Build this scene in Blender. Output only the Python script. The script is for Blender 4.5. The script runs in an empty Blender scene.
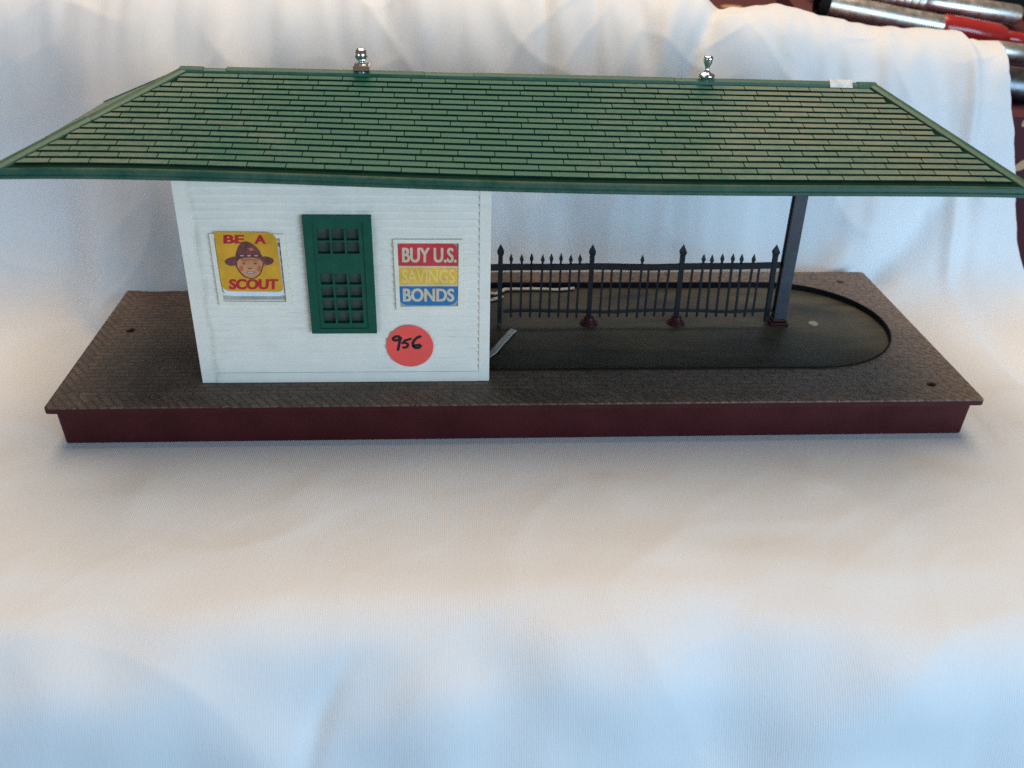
import bpy, bmesh, math, random
import numpy as np
from mathutils import Vector, Matrix, noise, geometry
random.seed(7)
S = bpy.context.scene
C = S.collection
PI = math.pi

# ------------------------------------------------------------------ objects
def obj(name, me, mats, parent=None):
    o = bpy.data.objects.new(name, me)
    C.objects.link(o)
    if mats is not None:
        for m in (mats if isinstance(mats, (list, tuple)) else [mats]):
            me.materials.append(m)
    if parent: o.parent = parent
    return o

def tag(o, label=None, cat=None, group=None, kind=None):
    if label: o['label'] = label
    if cat: o['category'] = cat
    if group: o['group'] = group
    if kind: o['kind'] = kind
    return o

def sm(a, b, x):
    t = max(0., min(1., (x-a)/(b-a))); return t*t*(3-2*t)

class MB:
    """collects polygons for ONE mesh object"""
    def __init__(s): s.v = []; s.f = []; s.m = []; s.sm = []
    def poly(s, pts, mi=0, smooth=False):
        b = len(s.v); s.v += [tuple(p) for p in pts]; s.f.append(list(range(b, b+len(pts)))); s.m.append(mi); s.sm.append(smooth)
    def grid(s, rows, mi=0, smooth=True, closed_u=False, closed_v=False):
        b = len(s.v); n = len(rows[0])
        for r in rows: s.v += [tuple(p) for p in r]
        R = len(rows)
        for i in range(R - (0 if closed_v else 1)):
            for j in range(n - (0 if closed_u else 1)):
                a, c = i, (i+1) % R; d, e = j, (j+1) % n
                s.f.append([b+a*n+d, b+a*n+e, b+c*n+e, b+c*n+d]); s.m.append(mi); s.sm.append(smooth)
    def hexa(s, p, mi=0, side=None):
        """p: 8 points, bottom ring 0-3, top ring 4-7"""
        b = len(s.v); s.v += [tuple(q) for q in p]
        for i, f in enumerate(((3,2,1,0),(4,5,6,7),(0,1,5,4),(1,2,6,5),(2,3,7,6),(3,0,4,7))):
            s.f.append([b+k for k in f]); s.m.append(mi if side is None or i == 1 else side); s.sm.append(False)
    def box(s, x0, x1, y0, y1, z0, z1, mi=0):
        s.hexa([(x0,y0,z0),(x1,y0,z0),(x1,y1,z0),(x0,y1,z0),(x0,y0,z1),(x1,y0,z1),(x1,y1,z1),(x0,y1,z1)], mi)
    def lathe(s, prof, c=(0,0,0), n=28, mi=0, axis=None):
        rows = []
        M = Matrix.Identity(3)
        if axis is not None: M = Vector((0,0,1)).rotation_difference(Vector(axis)).to_matrix()
        for r, z in prof:
            rows.append([Vector(c) + M @ Vector((r*math.cos(2*PI*k/n), r*math.sin(2*PI*k/n), z)) for k in range(n)])
        s.grid(rows, mi, True, closed_u=True)
    def sweep(s, path, prof, up=(0,0,1), mi=0, cap=True, smooth=False):
        """closed cross-section prof (side, up) carried along path"""
        rows = []; up = Vector(up)
        P = [Vector(p) for p in path]
        for i, p in enumerate(P):
            t = (P[min(i+1, len(P)-1)] - P[max(i-1, 0)]).normalized()
            side = t.cross(up).normalized(); u = side.cross(t).normalized()
            rows.append([p + side*a + u*b for a, b in prof])
        s.grid(rows, mi, smooth, closed_u=True)
        if cap:
            s.poly(rows[0][::-1], mi); s.poly(rows[-1], mi)
    def build(s, name, mats, parent=None, bevel=0, seg=2, angle=40, uv=None):
        me = bpy.data.meshes.new(name); me.from_pydata(s.v, [], s.f)
        me.polygons.foreach_set('material_index', s.m); me.polygons.foreach_set('use_smooth', s.sm)
        me.update()
        bm = bmesh.new(); bm.from_mesh(me)
        bmesh.ops.remove_doubles(bm, verts=bm.verts, dist=1e-7)
        bmesh.ops.recalc_face_normals(bm, faces=bm.faces)
        bm.to_mesh(me); bm.free()
        o = obj(name, me, mats, parent)
        if bevel:
            b = o.modifiers.new('bevel', 'BEVEL'); b.width = bevel; b.segments = seg; b.limit_method = 'ANGLE'; b.angle_limit = math.radians(angle)
            b.harden_normals = False
        return o

# ---------------------------------------------------------------- materials
def nodes(name):
    m = bpy.data.materials.new(name); m.use_nodes = True
    nt = m.node_tree; b = nt.nodes['Principled BSDF']
    return m, nt, b
def N(nt, t, **k):
    n = nt.nodes.new(t)
    for a, v in k.items():
        if a in n.inputs.keys(): n.inputs[a].default_value = v
        else: setattr(n, a, v)
    return n
def mat(name, col, rough=.5, metal=0, spec=.5, var=.12, vs=180, bump=.0, bs=900, coat=0):
    """plain surface with a little uneven colour, roughness and grain"""
    m, nt, b = nodes(name); L = nt.links
    tc = N(nt, 'ShaderNodeTexCoord')
    n1 = N(nt, 'ShaderNodeTexNoise', Scale=vs, Detail=6.0, Roughness=.6); L.new(tc.outputs['Object'], n1.inputs['Vector'])
    r = N(nt, 'ShaderNodeMapRange'); r.inputs[1].default_value = .3; r.inputs[2].default_value = .7
    r.inputs[3].default_value = 1-var; r.inputs[4].default_value = 1+var
    L.new(n1.outputs['Fac'], r.inputs[0])
    mx = N(nt, 'ShaderNodeVectorMath', operation='SCALE'); mx.inputs[0].default_value = col[:3]; L.new(r.outputs[0], mx.inputs['Scale'])
    L.new(mx.outputs[0], b.inputs['Base Color'])
    rr = N(nt, 'ShaderNodeMapRange'); rr.inputs[1].default_value = .3; rr.inputs[2].default_value = .7
    rr.inputs[3].default_value = max(.02, rough-.08); rr.inputs[4].default_value = min(1, rough+.1)
    L.new(n1.outputs['Fac'], rr.inputs[0]); L.new(rr.outputs[0], b.inputs['Roughness'])
    b.inputs['Metallic'].default_value = metal; b.inputs['Specular IOR Level'].default_value = spec
    b.inputs['Coat Weight'].default_value = coat
    if bump:
        n2 = N(nt, 'ShaderNodeTexNoise', Scale=bs, Detail=3.0); L.new(tc.outputs['Object'], n2.inputs['Vector'])
        bp = N(nt, 'ShaderNodeBump', Strength=bump, Distance=.0004); L.new(n2.outputs['Fac'], bp.inputs['Height']); L.new(bp.outputs[0], b.inputs['Normal'])
    return m

def mixrgb(nt, fac, a, b):
    n = N(nt, 'ShaderNodeMix', data_type='RGBA')
    for i, v in ((0, fac), (6, a), (7, b)):
        if hasattr(v, 'is_linked'): nt.links.new(v, n.inputs[i])
        elif i == 0: n.inputs[0].default_value = v
        else: n.inputs[i].default_value = (*v, 1)
    return n.outputs[2]
def maprange(nt, src, a, b, c=0., d=1., smooth=False):
    n = N(nt, 'ShaderNodeMapRange')
    if smooth: n.interpolation_type = 'SMOOTHSTEP'
    for k, v in ((1,a),(2,b),(3,c),(4,d)): n.inputs[k].default_value = v
    nt.links.new(src, n.inputs[0]); return n.outputs[0]
def math_(nt, op, a, b=None):
    n = N(nt, 'ShaderNodeMath', operation=op)
    for i, v in enumerate((a, b)):
        if v is None: continue
        if hasattr(v, 'is_linked'): nt.links.new(v, n.inputs[i])
        else: n.inputs[i].default_value = v
    return n.outputs[0]
def noise_(nt, vec, scale, detail=5., rough=.55, dim=None):
    n = N(nt, 'ShaderNodeTexNoise', Scale=scale, Detail=detail, Roughness=rough)
    nt.links.new(vec, n.inputs['Vector']); return n.outputs['Fac']
def scaled(nt, vec, sx, sy, sz):
    n = N(nt, 'ShaderNodeMapping'); n.inputs['Scale'].default_value = (sx, sy, sz); nt.links.new(vec, n.inputs[0]); return n.outputs[0]

def make_cloth():
    m, nt, b = nodes('white_polyester'); L = nt.links
    uv = N(nt, 'ShaderNodeUVMap', uv_map='UVMap').outputs[0]
    sep = N(nt, 'ShaderNodeSeparateXYZ'); L.new(uv, sep.inputs[0])
    wob = noise_(nt, uv, 30, 2.)
    ph = math_(nt, 'ADD', math_(nt, 'MULTIPLY', sep.outputs[0], 2*PI/.00078), math_(nt, 'MULTIPLY', wob, 5.))
    rib = math_(nt, 'MULTIPLY', math_(nt, 'SINE', ph), .5)
    brk = noise_(nt, scaled(nt, uv, 900, 260, 1), 1., 2.)
    h = math_(nt, 'ADD', rib, math_(nt, 'MULTIPLY', brk, 1.6))
    bp = N(nt, 'ShaderNodeBump', Strength=.42, Distance=.00016); L.new(h, bp.inputs['Height']); L.new(bp.outputs[0], b.inputs['Normal'])
    big = noise_(nt, uv, 9, 4.)
    col = mixrgb(nt, maprange(nt, big, .35, .7), (.755,.775,.80), (.79,.81,.83))
    # stray crumbs and lint
    vo = N(nt, 'ShaderNodeTexVoronoi', Scale=26.0); L.new(uv, vo.inputs['Vector'])
    pick = N(nt, 'ShaderNodeSeparateColor'); L.new(vo.outputs['Color'], pick.inputs[0])
    sp = math_(nt, 'MULTIPLY', math_(nt, 'LESS_THAN', vo.outputs['Distance'], .022), math_(nt, 'LESS_THAN', pick.outputs[0], .09))
    col = mixrgb(nt, sp, col, (.12,.09,.08))
    L.new(col, b.inputs['Base Color'])
    b.inputs['Roughness'].default_value = .62; b.inputs['Specular IOR Level'].default_value = .35
    b.inputs['Sheen Weight'].default_value = .15
    return m

def make_brick():
    m, nt, b = nodes('brown_brick_plastic'); L = nt.links
    co = N(nt, 'ShaderNodeTexCoord').outputs['Object']
    sep = N(nt, 'ShaderNodeSeparateXYZ'); L.new(co, sep.inputs[0])
    def brick(vec, w, h, mo):
        n = N(nt, 'ShaderNodeTexBrick', Scale=1.0); n.inputs['Brick Width'].default_value = w; n.inputs['Row Height'].default_value = h
        n.inputs['Mortar Size'].default_value = mo; n.inputs['Mortar Smooth'].default_value = .4
        n.inputs['Color1'].default_value = (.25,.25,.25,1); n.inputs['Color2'].default_value = (1,1,1,1); n.inputs['Mortar'].default_value = (0,0,0,1)
        L.new(vec, n.inputs['Vector']); return n
    a = brick(co, .0075, .0031, .0005)
    rot = N(nt, 'ShaderNodeMapping'); rot.inputs['Rotation'].default_value = (0,0,math.radians(52)); L.new(co, rot.inputs[0])
    d = brick(rot.outputs[0], .0082, .0031, .0005)
    ax = math_(nt, 'ABSOLUTE', sep.outputs[0])
    edge = math_(nt, 'MAXIMUM', math_(nt, 'LESS_THAN', sep.outputs[1], .0095), math_(nt, 'GREATER_THAN', ax, .183))
    fac = mixrgb(nt, edge, a.outputs['Fac'], d.outputs['Fac'])
    tone = mixrgb(nt, edge, a.outputs['Color'], d.outputs['Color'])
    n1 = noise_(nt, co, 45, 6., .65); n2 = noise_(nt, co, 1100, 3., .7); n3 = noise_(nt, co, 380, 4., .6)
    base = mixrgb(nt, maprange(nt, n1, .35, .68), (.082,.045,.030), (.170,.110,.072))
    tn = N(nt, 'ShaderNodeVectorMath', operation='SCALE'); L.new(base, tn.inputs[0])
    sepc = N(nt, 'ShaderNodeSeparateColor'); L.new(tone, sepc.inputs[0])
    L.new(maprange(nt, sepc.outputs[0], 0, 1, .55, 1.18), tn.inputs['Scale'])
    dust = math_(nt, 'MULTIPLY', maprange(nt, n2, .54, .64), maprange(nt, n3, .46, .62))
    # dust toward the front edge; its rise toward the open end paints in gloss
    heavy = math_(nt, 'ADD', maprange(nt, sep.outputs[0], .0, .17, .42, .9, True), maprange(nt, sep.outputs[1], .03, .0, 0., .55, True))
    col = mixrgb(nt, math_(nt, 'MINIMUM', math_(nt, 'MULTIPLY', dust, heavy), .85), tn.outputs[0], (.30,.24,.18))
    gloss_film = math_(nt, 'MULTIPLY', maprange(nt, n3, .3, .75), maprange(nt, sep.outputs[0], -.02, .16, .08, 1., True))  # lighter brown stands in for light gloss on the dusty open end
    col = mixrgb(nt, gloss_film, col, (.27,.185,.128))
    L.new(col, b.inputs['Base Color'])
    b.inputs['Roughness'].default_value = .52; b.inputs['Specular IOR Level'].default_value = .45
    hh = math_(nt, 'ADD', math_(nt, 'MULTIPLY', fac, -1.), math_(nt, 'MULTIPLY', n2, .6))
    bp = N(nt, 'ShaderNodeBump', Strength=.8, Distance=.0006); L.new(hh, bp.inputs['Height']); L.new(bp.outputs[0], b.inputs['Normal'])
    return m

def make_shingle():
    m, nt, b = nodes('dusty_green_shingle'); L = nt.links
    co = N(nt, 'ShaderNodeTexCoord').outputs['Object']
    sep = N(nt, 'ShaderNodeSeparateXYZ'); L.new(co, sep.inputs[0])
    rnd = N(nt, 'ShaderNodeNewGeometry').outputs['Random Per Island']
    n1 = noise_(nt, scaled(nt, co, 1, 1, 1), 22, 5., .6); n2 = noise_(nt, co, 420, 5., .65); n3 = noise_(nt, scaled(nt, co, 60, 420, 420), 1., 4.)
    # wiped clean near the middle, grimy toward both ends
    g = math_(nt, 'ABSOLUTE', math_(nt, 'ADD', sep.outputs[0], .035))
    d = math_(nt, 'ADD', maprange(nt, g, .0, .17, -.20, .72, True), math_(nt, 'MULTIPLY', math_(nt, 'SUBTRACT', n1, .5), 1.2))
    d = math_(nt, 'ADD', d, math_(nt, 'MULTIPLY', math_(nt, 'SUBTRACT', n2, .5), 1.0))
    d = math_(nt, 'ADD', d, math_(nt, 'MULTIPLY', math_(nt, 'SUBTRACT', n3, .5), .9))
    d = math_(nt, 'ADD', d, math_(nt, 'MULTIPLY', math_(nt, 'SUBTRACT', rnd, .5), .16))
    dc = maprange(nt, d, .0, 1.0, 0., .85)
    dust = mixrgb(nt, n1, (.185,.245,.190), (.235,.235,.165))
    col = mixrgb(nt, dc, (.005,.108,.070), dust)
    spk = maprange(nt, noise_(nt, co, 1300, 2.), .70, .76)
    col = mixrgb(nt, math_(nt, 'MULTIPLY', spk, .6), col, (.45,.43,.36))
    L.new(col, b.inputs['Base Color'])
    b.inputs['Roughness'].default_value = .5; b.inputs['Specular IOR Level'].default_value = .28
    bp = N(nt, 'ShaderNodeBump', Strength=.6, Distance=.0003); L.new(n2, bp.inputs['Height']); L.new(bp.outputs[0], b.inputs['Normal'])
    return m

def make_trim(name, col, dusty):
    m, nt, b = nodes(name); L = nt.links
    co = N(nt, 'ShaderNodeTexCoord').outputs['Object']
    n1 = noise_(nt, co, 60, 6., .7); n2 = noise_(nt, co, 600, 3.)
    f = math_(nt, 'MULTIPLY', maprange(nt, math_(nt, 'ADD', n1, math_(nt, 'MULTIPLY', n2, .35)), .5, .9), dusty)
    L.new(mixrgb(nt, f, col, (.26,.27,.18)), b.inputs['Base Color'])
    L.new(maprange(nt, n1, .3, .7, .34, .6), b.inputs['Roughness']); b.inputs['Specular IOR Level'].default_value = .4
    bp = N(nt, 'ShaderNodeBump', Strength=.15, Distance=.0003); L.new(n2, bp.inputs['Height']); L.new(bp.outputs[0], b.inputs['Normal'])
    return m

def make_siding(name='grimy_white_siding', laps=.85):
    m, nt, b = nodes(name); L = nt.links
    co = N(nt, 'ShaderNodeTexCoord').outputs['Object']
    sep = N(nt, 'ShaderNodeSeparateXYZ'); L.new(co, sep.inputs[0])
    n1 = noise_(nt, co, 55, 6., .7); n2 = noise_(nt, scaled(nt, co, 70, 300, 700), 1., 5., .7); n3 = noise_(nt, co, 260, 4., .6)
    f = math_(nt, 'MULTIPLY', maprange(nt, n1, .42, .75), .32)
    streak = math_(nt, 'MULTIPLY', maprange(nt, n2, .58, .76), .30)
    col = mixrgb(nt, f, (.90,.78,.65), (.64,.55,.43))
    col = mixrgb(nt, streak, col, (.36,.34,.31))
    # brown stain that ran down beside the left corner board
    st = math_(nt, 'MULTIPLY', maprange(nt, math_(nt, 'ABSOLUTE', math_(nt, 'ADD', sep.outputs[0], .1268)), .0, .0022, 1., 0., True), maprange(nt, noise_(nt, scaled(nt, co, 260, 260, 90), 1., 4., .6), .35, .7))
    col = mixrgb(nt, math_(nt, 'MULTIPLY', st, .5), col, (.44,.34,.25))
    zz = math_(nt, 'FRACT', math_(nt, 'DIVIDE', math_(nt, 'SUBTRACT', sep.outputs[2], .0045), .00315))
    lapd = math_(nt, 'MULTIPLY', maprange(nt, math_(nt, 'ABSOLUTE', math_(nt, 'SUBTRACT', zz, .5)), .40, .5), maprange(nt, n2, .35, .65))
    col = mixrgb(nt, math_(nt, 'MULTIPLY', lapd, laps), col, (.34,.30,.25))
    # handled grime round the window
    def band(src, c0, w): return maprange(nt, math_(nt, 'ABSOLUTE', math_(nt, 'SUBTRACT', src, c0)), w*.45, w, 1., 0., True)
    wn = math_(nt, 'MULTIPLY', math_(nt, 'MULTIPLY', band(sep.outputs[0], -.0737, .021), band(sep.outputs[2], .049, .036)), maprange(nt, n3, .35, .7))
    col = mixrgb(nt, math_(nt, 'MULTIPLY', wn, .38), col, (.30,.28,.25))
    L.new(col, b.inputs['Base Color'])
    b.inputs['Roughness'].default_value = .55
    bp = N(nt, 'ShaderNodeBump', Strength=.2, Distance=.0003); L.new(n3, bp.inputs['Height']); L.new(bp.outputs[0], b.inputs['Normal'])
    return m

def make_floor():
    m, nt, b = nodes('dirty_black_platform'); L = nt.links
    co = N(nt, 'ShaderNodeTexCoord').outputs['Object']
    sep = N(nt, 'ShaderNodeSeparateXYZ'); L.new(co, sep.inputs[0])
    n1 = noise_(nt, scaled(nt, co, 22, 60, 1), 1., 6., .6); n2 = noise_(nt, co, 700, 3., .7); n3 = noise_(nt, co, 200, 4.)
    f = math_(nt, 'MULTIPLY', maprange(nt, n1, .32, .66), maprange(nt, sep.outputs[0], -.02, .16, .5, 1., True))  # olive bands put roof shade and reflected cloth into the dirt colour
    col = mixrgb(nt, f, (.022,.019,.013), (.165,.145,.098))
    spk = math_(nt, 'MULTIPLY', maprange(nt, n2, .62, .72), maprange(nt, n3, .5, .7))
    col = mixrgb(nt, math_(nt, 'MULTIPLY', spk, .6), col, (.25,.19,.12))
    L.new(col, b.inputs['Base Color'])
    L.new(maprange(nt, n1, .3, .7, .5, .75), b.inputs['Roughness']); b.inputs['Specular IOR Level'].default_value = .3
    bp = N(nt, 'ShaderNodeBump', Strength=.25, Distance=.0003); L.new(n2, bp.inputs['Height']); L.new(bp.outputs[0], b.inputs['Normal'])
    return m

def make_red_cloth():
    m, nt, b = nodes('dark_red_print'); L = nt.links
    co = N(nt, 'ShaderNodeTexCoord').outputs['Object']
    n1 = noise_(nt, co, 14, 4.); n2 = noise_(nt, co, 900, 2.)
    col = mixrgb(nt, maprange(nt, n1, .35, .65), (.055,.005,.013), (.10,.012,.018))
    vo = N(nt, 'ShaderNodeTexVoronoi', Scale=24.0); L.new(co, vo.inputs['Vector'])
    f = maprange(nt, vo.outputs['Distance'], .22, .26, 1., 0.)
    pk = N(nt, 'ShaderNodeSeparateColor'); L.new(vo.outputs['Color'], pk.inputs[0])
    col = mixrgb(nt, math_(nt, 'MULTIPLY', f, math_(nt, 'LESS_THAN', pk.outputs[0], .25)), col, (.50,.28,.16))
    L.new(col, b.inputs['Base Color']); b.inputs['Roughness'].default_value = .8
    bp = N(nt, 'ShaderNodeBump', Strength=.3, Distance=.0004); L.new(n2, bp.inputs['Height']); L.new(bp.outputs[0], b.inputs['Normal'])
    return m

M = dict(
    cloth=make_cloth(), brick=make_brick(), shingle=make_shingle(), siding=make_siding(), board=make_siding('grimy_white_board', 0.), floor=make_floor(), red=make_red_cloth(),
    maroon=mat('maroon_plastic', (.050,.0050,.0062), .45, spec=.22, var=.2, vs=60, bump=.1),
    trim=make_trim('green_gloss_trim', (.004,.068,.040), .22), cap=make_trim('dusty_green_cap', (.012,.090,.052), .28),
    under=mat('dark_green_underlay', (.007,.030,.019), .8, spec=.04, var=.25),
    window=mat('green_window_plastic', (.004,.075,.042), .5, spec=.3, var=.12, bump=.08), pane=mat('dull_grey_pane', (.050,.068,.057), .4, var=.2),
    whitepl=mat('white_plastic', (.86,.75,.60), .45, var=.06, bump=.1),
    paper=mat('white_paper', (.76,.78,.80), .6, var=.05), tan=mat('stained_recess', (.42,.37,.30), .7, var=.25),
    chrome=mat('chrome', (.80,.80,.82), .08, metal=1, var=.05), steel=mat('brushed_steel', (.80,.76,.69), .38, metal=1, var=.05),
    darksteel=mat('dull_grey_steel', (.16,.16,.17), .35, metal=1, var=.15), black=mat('black_rubber', (.010,.010,.011), .7, spec=.12),
    redpl=mat('red_enamel', (.42,.022,.02), .22, var=.1, coat=.3),
    iron=mat('blue_grey_plastic', (.018,.017,.019), .5, spec=.15, var=.25, vs=300, bump=.15), post=mat('grey_post_plastic', (.040,.042,.050), .40, var=.2, bump=.1),
    wire=mat('frayed_white_insulation', (.52,.50,.46), .7, var=.25, vs=500, bump=.3), rivet=mat('pale_rivet', (.50,.46,.38), .45, var=.15),
    foil=mat('bare_silver_patch', (.78,.76,.72), .4, var=.25, vs=400),
    p_yel=mat('poster_yellow', (.74,.34,.02), .45, var=.16, vs=120), p_red=mat('poster_red', (.52,.016,.026), .45), p_hat=mat('poster_hat', (.17,.045,.042), .5, var=.3, vs=350),
    p_face=mat('poster_face', (.68,.27,.12), .5, var=.15), p_dark=mat('poster_outline', (.11,.035,.022), .5), p_shade=mat('poster_cheek', (.52,.15,.05), .5),
    p_light=mat('poster_light', (.55,.47,.42), .5), b_red=mat('bond_red', (.62,.040,.046), .4), b_yel=mat('bond_yellow', (.86,.46,.05), .4),
    b_blue=mat('bond_blue', (.026,.165,.36), .4), b_cream=mat('bond_cream', (.70,.53,.36), .45, var=.1), b_pale=mat('bond_faded_cream', (.90,.58,.18), .45),
    sticker=mat('fluorescent_red_paper', (1.0,.090,.070), .55, var=.04), ink=mat('black_marker', (.010,.008,.010), .4),
)

# --------------------------------------------------------------- the station
st = bpy.data.objects.new('model_station', None); C.objects.link(st); st.empty_display_size = .02
tag(st, 'toy train station with green shingle roof, white house and brown brick platform', 'model station')

# ---- base plate with its cut-outs
BW, BD = .1905, .1348
def rrect(x0, x1, y0, y1, r, n=6):
    out = []
    for cx, cy, a in ((x1-r, y0+r, -90), (x1-r, y1-r, 0), (x0+r, y1-r, 90), (x0+r, y0+r, 180)):
        for k in range(n+1):
            t = math.radians(a + 90*k/n); out.append((cx+r*math.cos(t), cy+r*math.sin(t)))
    return out
def stadium(x0, x1, cy, r, n=40):
    out = []
    for k in range(n+1):
        t = -PI/2 + PI*k/n; out.append((x1-r+r*math.cos(t), cy+r*math.sin(t)))
    for k in range(n+1):
        t = PI/2 + PI*k/n; out.append((x0+r+r*math.cos(t), cy+r*math.sin(t)))
    return out
def circ(x, y, r, n=18): return [(x+r*math.cos(2*PI*k/n), y+r*math.sin(2*PI*k/n)) for k in range(n)]
OV = (-.0995, .1772, .0742, .0460)
holes = [stadium(*OV)] + [circ(x, y, .0021) for x, y in ((-.1761,.0678),(.1731,.0135),(.173,.1213))]
mb = MB()
outer = rrect(-BW, BW, 0, BD, .0022)
inner = rrect(-BW+.0005, BW-.0005, .0005, BD-.0005, .0018)
polys = [[Vector((x, y, 0)) for x, y in inner]] + [[Vector((x, y, 0)) for x, y in h] for h in holes]
flat = [p for q in polys for p in q]
for t in geometry.tessellate_polygon(polys): mb.poly([flat[i] for i in t])
mb.grid([[(x, y, 0) for x, y in inner], [(x, y, -.0005) for x, y in outer]], 0, False, closed_u=True)
mb.grid([[(x, y, -.0005) for x, y in outer], [(x, y, -.0026) for x, y in outer]], 1, False, closed_u=True)
mb.poly([(x, y, -.0026) for x, y in outer])
for h in holes[1:]:
    mb.grid([[(x, y, 0) for x, y in h], [(x, y, -.0025) for x, y in h]], 0, True, closed_u=True)
base = mb.build('base', [M['brick'], M['maroon']], st)
mb = MB()   # wall of the sunken oval, its thin lip
ov = stadium(*OV); ov_in = stadium(OV[0]+.0007, OV[1]-.0007, OV[2], OV[3]-.0007)
mb.grid([[(x, y, .0004) for x, y in ov], [(x, y, .0004) for x, y in ov_in], [(x, y, -.0030) for x, y in ov_in]], 0, False, closed_u=True)
ov2 = stadium(OV[0]-.0001, OV[1]+.0001, OV[2], OV[3]+.0001)
mb.grid([[(x, y, -.0005) for x, y in ov2], [(x, y, .0004) for x, y in ov]], 0, False, closed_u=True)
mb.build('oval_rim', M['black'], base)
ZF = -.0024
mb = MB(); fl = stadium(OV[0]+.0004, OV[1]-.0004, OV[2], OV[3]-.0004); mb.poly([(x, y, ZF) for x, y in fl])
mb.build('sunken_floor', M['floor'], base)
mb = MB()
pl_top = rrect(-.1878, .1875, .0030, BD-.003, .002); pl_bot = rrect(-.1868, .1866, .0038, BD-.0038, .0015)
mb.grid([[(x, y, -.0026) for x, y in pl_top], [(x, y, -.0188) for x, y in pl_bot]], 0, False, closed_u=True)
mb.poly([(x, y, -.0188) for x, y in pl_bot])
tag(mb.build('plinth', M['maroon'], base, bevel=.0003), 'smooth maroon side skirt under the brick platform')
mb = MB(); mb.lathe([(0,.0005),(.0017,.0005),(.0023,.0003),(.0024,-.0003)], (.1437,.0768,ZF), 24); mb.build('rivet', M['rivet'], base)

# ---- house
HX0, HX1, HY0, HY1, HZ = -.1332, -.0153, .0191, .1155, .0905
house = None
mb = MB()
pitch = .00315; z = .0045
def clap(mbx, xa, xb, z0, z1, side):
    lo, hi = .0001, .00085   # lower edge stands proud
    if side == 'front':
        g = .00022
        mbx.poly([(xa,HY0+lo,z0+g),(xb,HY0+lo,z0+g),(xb,HY0+hi,z1),(xa,HY0+hi,z1)]); mbx.poly([(xa,HY0+lo,z0+g),(xa,HY0+hi+.0003,z0+g),(xb,HY0+hi+.0003,z0+g),(xb,HY0+lo,z0+g)]); mbx.poly([(xa,HY0+hi+.0003,z0+g),(xa,HY0+hi,z0),(xb,HY0+hi,z0),(xb,HY0+hi+.0003,z0+g)])
    elif side == 'back':
        mbx.poly([(xa,HY1-lo,z0),(xa,HY1-hi,z1),(xb,HY1-hi,z1),(xb,HY1-lo,z0)])
    elif side == 'left':
        mbx.poly([(HX0+lo,xa,z0),(HX0+hi,xa,z1),(HX0+hi,xb,z1),(HX0+lo,xb,z0)])
    else:
        mbx.poly([(HX1-lo,xa,z0),(HX1-lo,xb,z0),(HX1-hi,xb,z1),(HX1-hi,xa,z1)])
while z < HZ:
    z1 = min(z+pitch, HZ)
    if z > .0255 and z1 < .0705:
        clap(mb, HX0+.004, -.0832, z, z1, 'front'); clap(mb, -.0638, HX1-.004, z, z1, 'front')
    else: clap(mb, HX0+.004, HX1-.004, z, z1, 'front')
    clap(mb, HX0+.004, HX1-.004, z, z1, 'back')
    clap(mb, HY0+.004, HY1-.004, z, z1, 'left'); clap(mb, HY0+.004, HY1-.004, z, z1, 'right')
    z = z1
house = mb.build('house', M['siding'], st)
mb = MB()
mb.box(HX0+.0058, HX1-.0044, HY0-.00005, HY0+.0012, 0, .0046)
mb.build('base_board', M['board'], house, bevel=.00015)
for x0, x1, y0, y1 in ((HX0, HX0+.0058, HY0, HY0+.005), (HX1-.0044, HX1, HY0, HY0+.005), (HX0, HX0+.0058, HY1-.005, HY1), (HX1-.0044, HX1, HY1-.005, HY1)):
    mb = MB(); mb.box(x0, x1, y0, y1, 0, HZ); mb.build('corner_board', M['board'], house, bevel=.0002)

# ---- green sash window: slab with real openings
def slab_with_holes(x0, x1, z0, z1, hs, yf, yb, mb, mi=0):
    """front face at yf with rectangular holes running back to yb"""
    P = [[Vector((x0,z0,0)),Vector((x1,z0,0)),Vector((x1,z1,0)),Vector((x0,z1,0))]] + [[Vector((a,c,0)),Vector((b,c,0)),Vector((b,d,0)),Vector((a,d,0))] for a,b,c,d in hs]
    F = [p for q in P for p in q]
    for t in geometry.tessellate_polygon(P): mb.poly([(F[i].x, yf, F[i].y) for i in t], mi)
    for q in P: mb.grid([[(p.x, yf, p.y) for p in q], [(p.x, yb, p.y) for p in q]], mi, False, closed_u=True)
mb = MB()
slab_with_holes(-.0866,-.0608,.0232,.0726,[(-.0832,-.0640,.0254,.0704)], HY0-.0014, HY0+.0005, mb)
wf = mb.build('window', M['window'], house)
hs = []
cols = [(-.0816+.00553*k, -.0816+.00553*k+.0047) for k in range(3)]
for z0, n, dz in ((.0573, 2, .0054), (.0276, 4, .0056)):
    for r in range(n):
        for a, b in cols: hs.append((a, b, z0+r*dz, z0+r*dz+.0047))
mb2 = MB(); slab_with_holes(-.0833,-.0639,.0253,.0705,hs, HY0-.0009, HY0+.0013, mb2)
# sash and frame are one moulding
me = bpy.data.meshes.new('sash')
s_o = mb2.build('sash', M['window'], house)
mb = MB(); mb.poly([(-.0833,HY0+.0014,.0253),(-.0639,HY0+.0014,.0253),(-.0639,HY0+.0014,.0705),(-.0833,HY0+.0014,.0705)]); mb.build('window_pane', M['pane'], house)

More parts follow.
